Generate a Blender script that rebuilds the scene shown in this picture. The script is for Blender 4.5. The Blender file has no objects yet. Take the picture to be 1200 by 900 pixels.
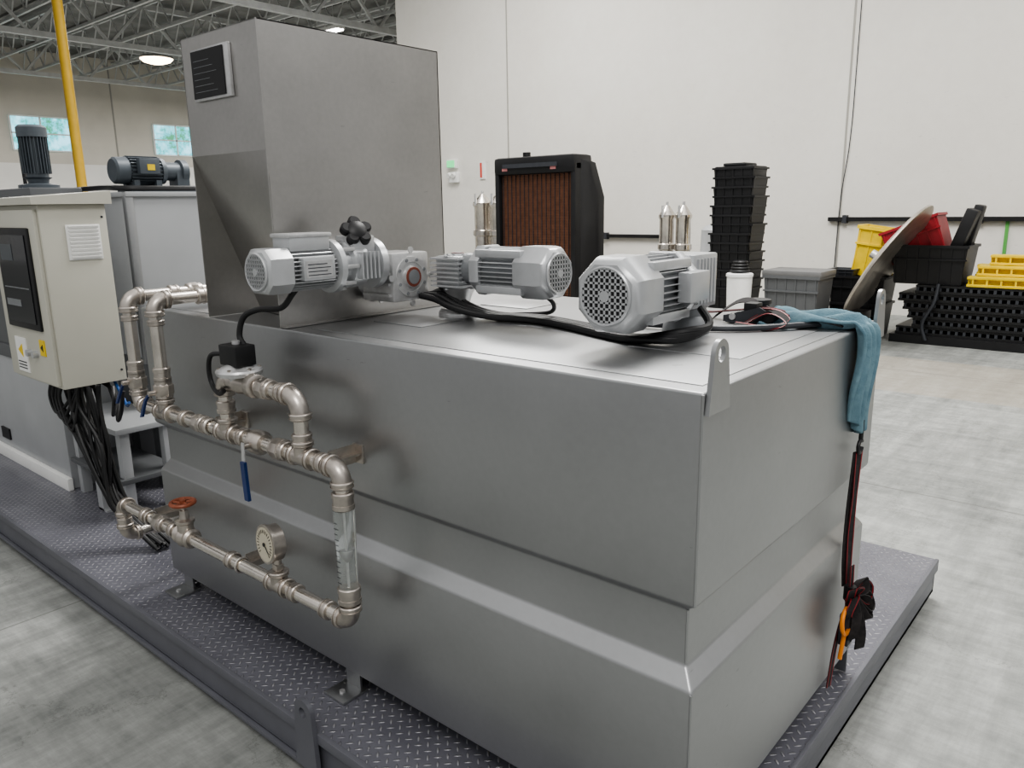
import bpy, bmesh, math, random
from mathutils import Vector, Matrix, Euler
random.seed(7)
SC=bpy.context.scene
try:
    SC.view_settings.view_transform='AgX'; SC.view_settings.look='AgX - Medium High Contrast'; SC.view_settings.exposure=0.15
except Exception as ex: print(ex)
V=Vector
# ------------------------------------------------------------------ materials
def nmat(name):
    m=bpy.data.materials.new(name); m.use_nodes=True
    nt=m.node_tree; b=nt.nodes["Principled BSDF"]
    return m,nt,b
def link(nt,a,b): nt.links.new(a,b)
def coords(nt,scale=(1,1,1)):
    tc=nt.nodes.new("ShaderNodeTexCoord"); mp=nt.nodes.new("ShaderNodeMapping")
    mp.inputs["Scale"].default_value=scale
    link(nt,tc.outputs["Object"],mp.inputs["Vector"]); return mp.outputs["Vector"]
def noise(nt,vec,scale,detail=4,rough=.55):
    n=nt.nodes.new("ShaderNodeTexNoise"); n.inputs["Scale"].default_value=scale
    n.inputs["Detail"].default_value=detail; n.inputs["Roughness"].default_value=rough
    link(nt,vec,n.inputs["Vector"]); return n.outputs["Fac"]
def ramp(nt,fac,stops):
    r=nt.nodes.new("ShaderNodeValToRGB"); cr=r.color_ramp
    while len(cr.elements)<len(stops): cr.elements.new(.5)
    for e,(p,c) in zip(cr.elements,stops):
        e.position=p; e.color=(c[0],c[1],c[2],1)
    link(nt,fac,r.inputs[0]); return r.outputs["Color"]
def math_(nt,op,a,b=None,c=None):
    n=nt.nodes.new("ShaderNodeMath"); n.operation=op
    for i,x in enumerate((a,b,c)):
        if x is None: continue
        if isinstance(x,(int,float)): n.inputs[i].default_value=x
        else: link(nt,x,n.inputs[i])
    return n.outputs[0]
def bump(nt,b,h,strength=.3,dist=.01):
    n=nt.nodes.new("ShaderNodeBump"); n.inputs["Strength"].default_value=strength; n.inputs["Distance"].default_value=dist
    link(nt,h,n.inputs["Height"]); link(nt,n.outputs["Normal"],b.inputs["Normal"])
def M(name,col,metal=0.0,rough=.5,var=.06,nscale=8,bumps=0,stretch=(1,1,1),emit=0):
    m,nt,b=nmat(name)
    v=coords(nt,stretch); f=noise(nt,v,nscale)
    c1=[max(0,c*(1-var)) for c in col]; c2=[min(1,c*(1+var)) for c in col]
    link(nt,ramp(nt,f,[(.3,c1),(.7,c2)]),b.inputs["Base Color"])
    b.inputs["Metallic"].default_value=metal; b.inputs["Roughness"].default_value=rough
    if bumps: bump(nt,b,noise(nt,v,nscale*6),bumps,.002)
    if emit:
        b.inputs["Emission Color"].default_value=(col[0],col[1],col[2],1); b.inputs["Emission Strength"].default_value=emit
    return m
def steel(name,col,rough=.38,metal=.85,scale=1.2,var=.07,scr=0):
    m,nt,b=nmat(name)
    v=coords(nt); f=noise(nt,v,scale,3); g=noise(nt,v,55,3)
    mix=math_(nt,'ADD',math_(nt,'MULTIPLY',f,.8),math_(nt,'MULTIPLY',g,.2))
    c1=[c*(1-var) for c in col]; c2=[c*(1+var) for c in col]
    c=ramp(nt,mix,[(.35,c1),(.65,c2)])
    if scr:
        s1=noise(nt,coords(nt,(1.3,1.3,9)),7,5,.75)
        mm=nt.nodes.new("ShaderNodeMix"); mm.data_type='RGBA'; link(nt,math_(nt,'MULTIPLY',math_(nt,'GREATER_THAN',s1,.70),scr),mm.inputs[0]); link(nt,c,mm.inputs[6]); mm.inputs[7].default_value=(.2,.2,.2,1); c=mm.outputs[2]
    link(nt,c,b.inputs["Base Color"])
    b.inputs["Metallic"].default_value=metal
    r=math_(nt,'ADD',math_(nt,'MULTIPLY',noise(nt,v,2.5,3),.14),rough-.07)
    link(nt,r,b.inputs["Roughness"])
    bump(nt,b,noise(nt,v,1.6,2),.10,.03)
    return m
tankm=steel("tank_stainless_matte",(.395,.40,.405),.37,.93,1.2,.07,.5)
hopm=steel("hopper_stainless",(.43,.42,.405),.31,.93,2.0,.12,.4)
pipem=steel("pipe_stainless",(.66,.62,.57),.22,.95,12,.12)
fitm=steel("fitting_cast_stainless",(.50,.46,.42),.32,.95,30,.15)
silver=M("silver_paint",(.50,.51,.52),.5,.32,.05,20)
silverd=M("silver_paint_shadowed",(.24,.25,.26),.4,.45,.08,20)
alum=M("cast_aluminium",(.58,.58,.58),.65,.34,.1,40,.1)
black=M("black_rubber",(.009,.009,.010),0,.45,.1,30)
blackp=M("black_plastic",(.008,.008,.009),0,.45,.2,10)
darkg=M("dark_grey_paint",(.04,.043,.05),.1,.45,.1,10)
skidm=M("skid_grey_paint",(.125,.127,.145),.1,.42,.08,6)
beige=M("cabinet_beige_paint",(.50,.49,.425),0,.42,.03,4)
greyp=M("machine_grey_paint",(.40,.41,.42),.2,.42,.06,3)
greyd=M("machine_grey_darker",(.12,.125,.13),.2,.45,.06,3)
bluegrey=M("blue_grey_motor_paint",(.09,.105,.12),.2,.4,.1,20)
white=M("white_enamel",(.8,.8,.78),0,.4,.03,10)
redm=M("red_plastic",(.26,.013,.02),0,.45,.15,10)
yel=M("yellow_plastic",(.72,.52,.02),0,.45,.1,8)
yelp=M("yellow_pipe_paint",(.68,.43,.05),0,.5,.08,4)
brown=M("copper_brown_core",(.17,.075,.042),.2,.6,.25,12)
blueh=M("blue_handle_vinyl",(.01,.03,.12),0,.35,.1,10)
bluew=M("blue_wire",(.02,.08,.25),0,.4,.1,10)
redh=M("red_handwheel_paint",(.28,.085,.045),.2,.45,.2,40)
redhub=M("red_rust_hub",(.20,.06,.04),.2,.5,.2,40)
glassd=M("dark_display",(.012,.013,.016),0,.08,.1,10)
orange=M("orange_hook_paint",(.8,.25,.02),.2,.4,.1,10)
greens=M("exit_sign_green",(.15,.75,.30),0,.5,.05,10,emit=.6)
reds=M("red_sign",(.6,.08,.06),0,.5,.05,10)
wm=M("lamp_glow",(1,.80,.55),0,.5,0,1,emit=9)
lamp=M("tube_lamp_glow",(1,.98,.94),0,.5,0,1,emit=9)
clr,nt,b=nmat("clear_acrylic"); b.inputs["Base Color"].default_value=(.95,.97,.96,1); b.inputs["Roughness"].default_value=.04; b.inputs["Transmission Weight"].default_value=.95; b.inputs["IOR"].default_value=1.12
towelm,nt,b=nmat("blue_microfibre"); v=coords(nt)
link(nt,ramp(nt,noise(nt,v,25),[(.3,(.11,.20,.25)),(.7,(.185,.30,.35))]),b.inputs["Base Color"]); b.inputs["Roughness"].default_value=.95
bump(nt,b,noise(nt,v,260,3),.6,.004)
strapm,nt,b=nmat("strap_webbing"); v=coords(nt)
link(nt,ramp(nt,noise(nt,v,90),[(.3,(.010,.009,.010)),(.7,(.03,.025,.025))]),b.inputs["Base Color"]); b.inputs["Roughness"].default_value=.8
# checker plate
chk,nt,b=nmat("checker_plate"); v=coords(nt)
sx=nt.nodes.new("ShaderNodeSeparateXYZ"); link(nt,v,sx.inputs[0])
X,Y=sx.outputs["X"],sx.outputs["Y"]; S=.0285
u=math_(nt,'MULTIPLY',math_(nt,'ADD',X,Y),.7071/S); w=math_(nt,'MULTIPLY',math_(nt,'SUBTRACT',X,Y),.7071/S)
fu=math_(nt,'FLOOR',u); fw=math_(nt,'FLOOR',w)
par=math_(nt,'FLOORED_MODULO',math_(nt,'ADD',fu,fw),2.0)
cu=math_(nt,'SUBTRACT',math_(nt,'SUBTRACT',u,fu),.5); cw=math_(nt,'SUBTRACT',math_(nt,'SUBTRACT',w,fw),.5)
def ell(a,b_): return math_(nt,'ADD',math_(nt,'POWER',math_(nt,'ABSOLUTE',math_(nt,'DIVIDE',a,.44)),2),math_(nt,'POWER',math_(nt,'ABSOLUTE',math_(nt,'DIVIDE',b_,.15)),2))
e=math_(nt,'ADD',math_(nt,'MULTIPLY',ell(cu,cw),par),math_(nt,'MULTIPLY',ell(cw,cu),math_(nt,'SUBTRACT',1.0,par)))
hgt=math_(nt,'SUBTRACT',1.0,math_(nt,'MINIMUM',e,1.0))
glint=math_(nt,'MULTIPLY',hgt,math_(nt,'ADD',.30,math_(nt,'MULTIPLY',math_(nt,'GREATER_THAN',noise(nt,v,3,4),.5),.35)))  # raised bars painted lighter in patches, standing in for reflected glints
mx=nt.nodes.new("ShaderNodeMix"); mx.data_type='RGBA'
link(nt,glint,mx.inputs[0])
link(nt,ramp(nt,noise(nt,v,5),[(.3,(.125,.125,.148)),(.7,(.165,.165,.19))]),mx.inputs[6]); mx.inputs[7].default_value=(.50,.50,.52,1)
link(nt,mx.outputs[2],b.inputs["Base Color"]); b.inputs["Roughness"].default_value=.28; b.inputs["Metallic"].default_value=.15
bump(nt,b,hgt,1.0,.004)
# concrete floor
flo,nt,b=nmat("concrete_floor"); v=coords(nt)
f1=noise(nt,v,.7,6,.6); f2=noise(nt,v,9,6,.7); f3=noise(nt,coords(nt,(1,.12,1)),6,6,.75); f4=noise(nt,coords(nt,(.15,1,1)),9,6,.75)
f=math_(nt,'ADD',math_(nt,'ADD',math_(nt,'MULTIPLY',f1,.22),math_(nt,'MULTIPLY',f2,.20)),math_(nt,'ADD',math_(nt,'MULTIPLY',f3,.33),math_(nt,'MULTIPLY',f4,.25)))
base=ramp(nt,f,[(.41,(.165,.172,.165)),(.5,(.255,.262,.25)),(.59,(.37,.378,.362))])
vo=nt.nodes.new("ShaderNodeTexVoronoi"); vo.feature='DISTANCE_TO_EDGE'; vo.inputs["Scale"].default_value=.8
nv=nt.nodes.new("ShaderNodeTexNoise"); nv.inputs["Scale"].default_value=1.5; nv.inputs["Detail"].default_value=8; nv.inputs["Roughness"].default_value=.7; link(nt,v,nv.inputs["Vector"])
va=nt.nodes.new("ShaderNodeVectorMath"); va.operation='MULTIPLY_ADD'; link(nt,nv.outputs["Color"],va.inputs[0]); va.inputs[1].default_value=(1.2,1.2,1.2); link(nt,v,va.inputs[2])
link(nt,va.outputs[0],vo.inputs["Vector"])
crack=math_(nt,'LESS_THAN',vo.outputs["Distance"],.005)
sx=nt.nodes.new("ShaderNodeSeparateXYZ"); link(nt,v,sx.inputs[0])
jx=math_(nt,'LESS_THAN',math_(nt,'ABSOLUTE',math_(nt,'SUBTRACT',math_(nt,'FLOORED_MODULO',math_(nt,'ADD',sx.outputs["X"],.9),3.6),1.8)),.005)
jy=math_(nt,'LESS_THAN',math_(nt,'ABSOLUTE',math_(nt,'SUBTRACT',math_(nt,'FLOORED_MODULO',sx.outputs["Y"],3.6),1.8)),.008)
ln=math_(nt,'MAXIMUM',math_(nt,'MULTIPLY',crack,.3),math_(nt,'MULTIPLY',math_(nt,'MAXIMUM',jx,jy),.5))
Ybd=math_(nt,'MULTIPLY',math_(nt,'GREATER_THAN',sx.outputs["Y"],-6.4),math_(nt,'LESS_THAN',sx.outputs["Y"],-4.7))
mb=nt.nodes.new("ShaderNodeMix"); mb.data_type='RGBA'; link(nt,math_(nt,'MULTIPLY',Ybd,.45),mb.inputs[0]); link(nt,base,mb.inputs[6]); mb.inputs[7].default_value=(.34,.295,.23,1)
mx=nt.nodes.new("ShaderNodeMix"); mx.data_type='RGBA'; link(nt,ln,mx.inputs[0]); link(nt,mb.outputs[2],mx.inputs[6]); mx.inputs[7].default_value=(.08,.08,.075,1)
link(nt,mx.outputs[2],b.inputs["Base Color"]); b.inputs["Roughness"].default_value=.55; b.inputs["Specular IOR Level"].default_value=.35
bump(nt,b,f2,.2,.004)
# painted wall
wal,nt,b=nmat("painted_concrete_wall"); v=coords(nt)
f=math_(nt,'ADD',math_(nt,'MULTIPLY',noise(nt,v,.6,4),.6),math_(nt,'MULTIPLY',noise(nt,v,6,6,.7),.4))
base=ramp(nt,f,[(.35,(.67,.645,.595)),(.65,(.735,.715,.665))])
ms=noise(nt,coords(nt,(1,1,3.0)),7,6,.75)
sxx=nt.nodes.new("ShaderNodeSeparateXYZ"); link(nt,v,sxx.inputs[0])
low=math_(nt,'LESS_THAN',sxx.outputs["Z"],3.2)
sm=math_(nt,'MULTIPLY',math_(nt,'MULTIPLY',math_(nt,'GREATER_THAN',ms,.635),.35),low)
mx=nt.nodes.new("ShaderNodeMix"); mx.data_type='RGBA'; link(nt,sm,mx.inputs[0]); link(nt,base,mx.inputs[6]); mx.inputs[7].default_value=(.4,.39,.37,1)
link(nt,mx.outputs[2],b.inputs["Base Color"]); b.inputs["Roughness"].default_value=.7
wal2=M("far_wall_beige",(.60,.57,.51),0,.7,.06,.8)
wal3=M("far_wall_white",(.75,.74,.71),0,.7,.05,.8)
ceilm=M("ceiling_decking",(.17,.17,.165),0,.7,.35,1.2)
trm=M("truss_grey_paint",(.50,.51,.51),.1,.5,.1,5)
jointm=M("wall_joint",(.34,.33,.30),0,.8,.05,5)
skyw,nt,b=nmat("window_daylight"); v=coords(nt)
c=ramp(nt,noise(nt,v,1.8,5,.7),[(.38,(.06,.28,.14)),(.47,(.12,.52,.58)),(.60,(.40,.85,1.0))])
link(nt,c,b.inputs["Emission Color"]); b.inputs["Emission Strength"].default_value=1.6; b.inputs["Base Color"].default_value=(.02,.02,.02,1)
# ------------------------------------------------------------------ mesh builder
def frame(o,ax,up=(0,0,1),sc=(1,1,1)):
    x=V(ax).normalized(); z=V(up); y=z.cross(x).normalized(); z=x.cross(y).normalized()
    return Matrix(((x[0],y[0],z[0],o[0]),(x[1],y[1],z[1],o[1]),(x[2],y[2],z[2],o[2]),(0,0,0,1)))@Matrix.Diagonal((sc[0],sc[1],sc[2],1))
class B:
    def __init__(s,name): s.name=name; s.bm=bmesh.new(); s.mats=[]; s.T=Matrix.Identity(4)
    def mi(s,m):
        if m not in s.mats: s.mats.append(m)
        return s.mats.index(m)
    def add(s,vs,fs,mat):
        k=s.mi(mat); bv=[s.bm.verts.new(s.T@V(v)) for v in vs]; out=[]
        for f in fs:
            try: ff=s.bm.faces.new([bv[i] for i in f]); ff.material_index=k; out.append(ff)
            except ValueError: pass
        return bv,out
    def box(s,lo,hi,mat,bev=0,rot=None):
        c=[(a+b)/2 for a,b in zip(lo,hi)]; d=[abs(b-a)/2 for a,b in zip(lo,hi)]
        vs=[V((x*d[0],y*d[1],z*d[2])) for x in(-1,1) for y in(-1,1) for z in(-1,1)]
        if rot is not None: vs=[rot@v for v in vs]
        vs=[v+V(c) for v in vs]
        fs=[(0,1,3,2),(4,6,7,5),(0,4,5,1),(2,3,7,6),(0,2,6,4),(1,5,7,3)]
        bv,ff=s.add(vs,fs,mat)
        if bev:
            es=list({e for f in ff for e in f.edges})
            bmesh.ops.bevel(s.bm,geom=es,offset=bev,segments=2,affect='EDGES',profile=.6,material=s.mi(mat))
        return s
    def lathe(s,o,ax,prof,mat,n=24,caps=True,rot0=0):
        o=V(o); x=V(ax).normalized(); t=V((0,0,1)) if abs(x.z)<.9 else V((1,0,0))
        a=x.cross(t).normalized(); b_=x.cross(a).normalized(); vs=[]; fs=[]
        for (d,r) in prof:
            for i in range(n):
                th=2*math.pi*i/n+rot0; vs.append(o+x*d+(a*math.cos(th)+b_*math.sin(th))*max(r,1e-5))
        for j in range(len(prof)-1):
            for i in range(n):
                fs.append((j*n+i,j*n+(i+1)%n,(j+1)*n+(i+1)%n,(j+1)*n+i))
        if caps: fs.append(tuple(range(n-1,-1,-1))); fs.append(tuple((len(prof)-1)*n+i for i in range(n)))
        s.add(vs,fs,mat); return s
    def cyl(s,p0,p1,r,mat,n=24,r2=None):
        d=V(p1)-V(p0); return s.lathe(p0,d,[(0,r),(d.length,r if r2 is None else r2)],mat,n)
    def tube(s,pts,r,mat,n=12,sub=6):
        P=[V(p) for p in pts]
        if sub>1 and len(P)>2:
            Q=[]
            for i in range(len(P)-1):
                p0=P[max(i-1,0)];p1=P[i];p2=P[i+1];p3=P[min(i+2,len(P)-1)]
                for k in range(sub):
                    t=k/sub; Q.append(.5*((2*p1)+(p2-p0)*t+(2*p0-5*p1+4*p2-p3)*t*t+(-p0+3*p1-3*p2+p3)*t**3))
            Q.append(P[-1]); P=Q
        vs=[];fs=[]; t0=(P[1]-P[0]).normalized(); nn=t0.orthogonal().normalized()
        for i,p in enumerate(P):
            t=(P[min(i+1,len(P)-1)]-P[max(i-1,0)]).normalized()
            nn=(nn-t*nn.dot(t)).normalized(); bb=t.cross(nn)
            for k in range(n):
                a=2*math.pi*k/n; vs.append(p+(nn*math.cos(a)+bb*math.sin(a))*r)
        for j in range(len(P)-1):
            for i in range(n): fs.append((j*n+i,j*n+(i+1)%n,(j+1)*n+(i+1)%n,(j+1)*n+i))
        fs.append(tuple(range(n-1,-1,-1))); fs.append(tuple((len(P)-1)*n+i for i in range(n)))
        s.add(vs,fs,mat); return s
    def ribbon(s,pts,wv,th,mat,sub=5,edge=None):
        P=[V(p) for p in pts]; W=wv if isinstance(wv,list) else [wv]*len(P); W=[V(w) for w in W]
        if sub>1 and len(P)>2:
            Q=[];QW=[]
            for i in range(len(P)-1):
                p0=P[max(i-1,0)];p1=P[i];p2=P[i+1];p3=P[min(i+2,len(P)-1)]
                for k in range(sub):
                    t=k/sub; Q.append(.5*((2*p1)+(p2-p0)*t+(2*p0-5*p1+4*p2-p3)*t*t+(-p0+3*p1-3*p2+p3)*t**3)); QW.append(W[i].lerp(W[i+1],t))
            Q.append(P[-1]);QW.append(W[-1]); P,W=Q,QW
        def strip(off0,off1,m,thk):
            vs=[];fs=[]
            for i,p in enumerate(P):
                t=(P[min(i+1,len(P)-1)]-P[max(i-1,0)]).normalized(); w=W[i]; nrm=t.cross(w).normalized()*thk
                for (a,sg) in ((off0,1),(off1,1),(off1,-1),(off0,-1)): vs.append(p+w*a+nrm*sg)
            for j in range(len(P)-1):
                for i in range(4): fs.append((j*4+i,j*4+(i+1)%4,(j+1)*4+(i+1)%4,(j+1)*4+i))
            fs.append((3,2,1,0)); k=(len(P)-1)*4; fs.append((k,k+1,k+2,k+3)); s.add(vs,fs,m)
        strip(-.5,.5,mat,th)
        if edge: strip(-.48,-.36,edge,th*1.5); strip(.36,.48,edge,th*1.5)
        return s
    def prism(s,poly,vec,mat,bev=0):
        n=len(poly); vec=V(vec); vs=[V(p) for p in poly]+[V(p)+vec for p in poly]
        fs=[tuple(range(n-1,-1,-1)),tuple(range(n,2*n))]+[(i,(i+1)%n,n+(i+1)%n,n+i) for i in range(n)]
        s.add(vs,fs,mat); return s
    def torus(s,c,ax,R,r,mat,n=28,m=8,a0=0,a1=2*math.pi,u0=None):
        x=V(ax).normalized(); a=V(u0).normalized() if u0 is not None else x.orthogonal().normalized(); b_=x.cross(a)
        full=abs(a1-a0-2*math.pi)<1e-6
        pts=[V(c)+(a*math.cos(a0+(a1-a0)*i/n)+b_*math.sin(a0+(a1-a0)*i/n))*R for i in range(n+(0 if full else 1))]
        if full: pts.append(pts[0])
        return s.tube(pts,r,mat,m,1)
    def done(s,bevel=0,solid=0,sharp=35,recalc=True):
        if recalc: bmesh.ops.recalc_face_normals(s.bm,faces=s.bm.faces[:])
        for e in s.bm.edges:
            if len(e.link_faces)==2:
                e.smooth = e.calc_face_angle(0)<math.radians(sharp)
        for f in s.bm.faces: f.smooth=True
        vs=[v.co for v in s.bm.verts]
        lo=V([min(v[i] for v in vs) for i in range(3)]); hi=V([max(v[i] for v in vs) for i in range(3)])
        o=V(((lo.x+hi.x)/2,(lo.y+hi.y)/2,lo.z))
        for v in s.bm.verts: v.co-=o
        me=bpy.data.meshes.new(s.name); s.bm.to_mesh(me); s.bm.free()
        for m in s.mats: me.materials.append(m)
        ob=bpy.data.objects.new(s.name,me); ob.location=o; bpy.context.collection.objects.link(ob)
        return ob
X_,Z_,Y_=V((1,0,0)),V((0,0,1)),V((0,1,0))
# ------------------------------------------------------------------ camera
cam=bpy.data.cameras.new("camera"); co=bpy.data.objects.new("camera",cam); bpy.context.collection.objects.link(co)
yaw,pit,rol=.70824,.22645,-.01682
co.matrix_world=Matrix.Translation((.657,-1.32815,1.7))@Matrix.Rotation(yaw,4,'Z')@Matrix.Rotation(math.pi/2-pit,4,'X')@Matrix.Rotation(rol,4,'Z')
cam.sensor_width=36; cam.lens=36*909.384/1200; cam.clip_start=.05; cam.clip_end=200
SC.camera=co
# ------------------------------------------------------------------ room
b=B("floor"); b.add([(-34,-9,0),(12,-9,0),(12,34,0),(-34,34,0)],[(0,1,2,3)],flo); o=b.done(recalc=False)
b=B("wall_back"); b.box((-13.28,11.2,0),(9,11.5,9.5),wal)
for x in (-10.06,-3.4,3.3): b.box((x-.014,11.192,0),(x+.014,11.21,9.5),jointm)
b.done()
b=B("wall_side"); b.box((-13.28,11.5,0),(-13.0,33,9.5),wal); b.done()
b=B("wall_far"); b.box((-32,32.7,0),(-13.28,33,9.5),wal2); b.done()
b=B("wall_left")
b.box((-32.3,-9,3.49),(-32,33,9),wal2); b.box((-32.3,-9,0),(-31.9,33,3.49),wal3)
for y in (7.2,13.0,19): b.box((-32.01,y-.03,0),(-31.99,y+.03,9),jointm)
b.done()
for k,(y0,y1) in enumerate(((9.3,11.3),(14.5,16.4),(19.6,21.5))):
    b=B("window_%d"%(k+1)); z0,z1=3.95,5.15
    b.box((-31.99,y0,z0),(-31.97,y1,z1),skyw)
    for y in (y0,(y0+y1)/2,y1): b.box((-31.98,y-.03,z0),(-31.93,y+.03,z1),white)
    for z in (z0,(z0+z1)/2,z1): b.box((-31.98,y0,z-.025),(-31.93,y1,z+.025),white)
    b.done()
b=B("ceiling")
b.box((-32.3,-9,7.45),(-13.0,33,7.6),ceilm)
for i in range(21): y=-8+i*2.0; b.box((-32,y-.12,7.38),(-13,y+.12,7.45),ceilm)
b.done()
b=B("roof_trusses")
def bar(p,q,w): 
    p=V(p);q=V(q); b.lathe(p,q-p,[(0,w*.7071),((q-p).length,w*.7071)],trm,4,True,math.pi/4)
y=-6.0
while y<31:
    bar((-32,y,7.32),(-13.4,y,7.32),.08); bar((-32,y,6.60),(-13.4,y,6.60),.07)
    x=-32.0; k=0
    while x<-13.8:
        bar((x,y,7.32 if k%2 else 6.60),(x+.5,y,6.60 if k%2 else 7.32),.032); x+=.5; k+=1
    y+=1.6
for x in (-29,-22.5,-16):
    bar((x,-9,7.3),(x,33,7.3),.14); bar((x,-9,6.2),(x,33,6.2),.14)
    y=-9.0;k=0
    while y<32:
        bar((x,y,7.3 if k%2 else 6.2),(x,y+1.0,6.2 if k%2 else 7.3),.07); y+=1.0;k+=1
b.done()
b=B("high_bay_lamp")
P=V((-24.4,11.2,6.55)); b.lathe(P,(0,0,-1),[(0,.08),(.1,.14),(.16,.45),(.24,.50)],alum,24); b.lathe(P+V((0,0,-.245)),(0,0,-1),[(0,.48),(.08,.40),(.14,.2),(.16,0)],wm,24); b.cyl(P,P+V((0,0,.83)),.02,trm,8); b.done()
for (x,y,l) in ((-18.2,12.9,1.6),(-21.5,16.5,1.6)):
    b=B("tube_lamp"); b.box((x-l/2,y-.15,6.42),(x+l/2,y+.15,6.5),white)
    for d in (-.07,.07): b.cyl((x-l/2,y+d,6.4),(x+l/2,y+d,6.4),.03,lamp,10)
    for d in (-.5,.5): b.cyl((x+d,y,6.5),(x+d,y,7.38),.01,trm,6)
    b.done()
b=B("yellow_pipe_column"); b.cyl((-15.47,5.0,0),(-15.47,5.0,7.38),.09,yelp,16); b.cyl((-15.47,5.0,0),(-15.47,5.0,.3),.16,yelp,16); b.done()
b=B("wall_bumper_rail"); b.box((-3.55,11.12,1.38),(6,11.2,1.44),blackp)
for x in (-3.3,-1.5,.5): b.box((x-.03,11.1,1.35),(x+.03,11.2,1.47),darkg)
b.done()
b=B("wall_bumper_rail"); b.box((-7.75,11.12,1.08),(-6.3,11.2,1.14),blackp); b.box((-7.7,11.1,1.05),(-7.6,11.2,1.17),darkg); b.done()
b=B("wall_conduit"); b.tube([(-3.32,11.19,9.4),(-3.32,11.19,4),(-3.33,11.19,2.6),(-3.40,11.18,1.7),(-3.42,11.18,.5)],.007,darkg,8); b.box((-3.5,11.13,.4),(-3.3,11.2,.62),darkg); b.done()
b=B("green_strip"); b.box((-1.2,11.17,.9),(-1.16,11.2,1.4),M("green_paint",(.1,.35,.08),0,.5)); b.done()
b=B("exit_sign"); b.box((-11.75,11.1,2.5),(-11.5,11.2,2.68),white,.01); b.box((-11.73,11.08,2.52),(-11.52,11.1,2.66),greens); b.box((-11.72,11.1,2.2),(-11.45,11.2,2.42),white,.02)
for d in (-.07,.07): b.cyl((-11.6+d,11.1,2.36),(-11.6+d,11.04,2.34),.05,white,12)
b.done()
b=B("fire_sign"); b.box((-10.85,11.17,2.25),(-10.70,11.2,2.60),white); b.box((-10.83,11.16,2.28),(-10.78,11.18,2.58),reds); b.done()
# ------------------------------------------------------------------ skid
b=B("skid_platform")
x0,x1,y0,y1,zt=-8.0,.03,-.18,2.2,.18
b.box((x0,y0,zt-.012),(x1,y1,zt),chk)
b.box((x0,y0+.006,.03),(x1,y0+.018,zt-.012),skidm); b.box((x0,y0+.002,.03),(x1,y0+.07,.045),skidm); b.box((x0,y0-.012,zt-.03),(x1,y0+.006,zt+.003),skidm,.003); b.box((x0,y0-.012,.03),(x1,y0+.006,.045),skidm,.002)
b.box((x1-.012,y0,.03),(x1,y1,zt-.012),skidm); b.box((x1-.06,y0,.03),(x1,y1,.045),skidm); b.box((x1-.004,y0-.012,zt-.05),(x1+.010,y1+.002,zt+.003),skidm,.002)
b.box((x0,y1-.012,.03),(x1,y1,zt-.012),skidm)
for x in (-7,-5.5,-4,-2.6,-1.2,-.1):
    b.box((x-.04,y0+.02,.03),(x+.04,y1-.02,.15),skidm); b.box((x-.08,y0+.03,0),(x+.08,y0+.17,.03),darkg); b.box((x-.08,y1-.2,0),(x+.08,y1-.06,.03),skidm)
def lug(b,o,ux,w,h,t,hr,mat,Rt=None):
    o=V(o);ux=V(ux); nz=ux.cross(V((0,0,1))).normalized()*t; R=Rt or w/2; zc=h-R; H=w/2
    outer=[];inner=[]; N=24
    angs=[-math.pi/2+2*math.pi*i/N for i in range(N)]
    for a in angs:
        c,s_=math.cos(a),math.sin(a)
        inner.append(o+ux*(hr*c)+V((0,0,zc+hr*s_)))
        if s_>=-.01: outer.append(o+ux*(R*c)+V((0,0,zc+R*s_)))
        else:
            k=-zc/s_; xx=k*c
            if abs(xx)<=H: best=k
            else:
                sg=1 if c>0 else -1
                den=c-sg*(H-R)*(-s_/zc); best=sg*R/den
            outer.append(o+ux*(best*c)+V((0,0,zc+best*s_)))
    for cx in (-H,H):
        j=min(range(N),key=lambda i:(outer[i]-(o+ux*cx)).length); outer[j]=o+ux*cx
    vs=outer+inner+[p+nz for p in outer]+[p+nz for p in inner]; fs=[]
    for i in range(N):
        j=(i+1)%N; fs+= [(i,j,N+j,N+i),(2*N+i,3*N+i,3*N+j,2*N+j),(i,2*N+i,2*N+j,j),(N+i,N+j,3*N+j,3*N+i)]
    b.add(vs,fs,mat)
lug(b,(-1.145,-.190,.05),(1,0,0),.105,.235,.015,.017,skidm,.042)
lug(b,(-6.0,-.190,.05),(1,0,0),.105,.235,.015,.017,skidm,.042)
b.done()
# ------------------------------------------------------------------ tank
L,W,T=2.343,1.149,1.344
b=B("stainless_tank")
prof=[(.264,0),(.695,0),(.735,.030),(.868,.030),(.892,0),(T,0)]
vs=[];fs=[]
for z,i in prof: vs+=[(-L+i,i,z),(-i,i,z),(-i,W-i,z),(-L+i,W-i,z)]
for j in range(len(prof)-1):
    for i in range(4): fs.append((j*4+i,j*4+(i+1)%4,(j+1)*4+(i+1)%4,(j+1)*4+i))
fs.append((3,2,1,0)); k=(len(prof)-1)*4; fs.append((k,k+1,k+2,k+3)); bv,ff=b.add(vs,fs,tankm)
bmesh.ops.recalc_face_normals(b.bm,faces=b.bm.faces[:])
es=[e for e in {e for f in ff for e in f.edges} if e.calc_face_angle(0)>.2]
bmesh.ops.bevel(b.bm,geom=es,offset=.006,segments=4,affect='EDGES',profile=.5,material=0)
b.box((-1.33,.055,T-.001),(-.03,1.11,T+.0020),tankm,.0008)
b.box((-.38,.34,T+.0018),(-.08,.98,T+.0038),tankm,.0008)
b.box((-2.3,.05,T-.001),(-1.86,1.11,T+.0020),tankm,.0008)
for p in ((-1.25,.25),(-1.25,.75)): b.box((p[0]-.02,p[1],T),(p[0]+.2,p[1]+.18,T+.005),tankm,.0015)
for z0_,z1_,i in ((.27,.69,0),(.74,.865,.03),(.895,T-.004,0)):
    b.cyl((-i-.002,i+.002,z0_),(-i-.002,i+.002,z1_),.0035,tankm,8)
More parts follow.
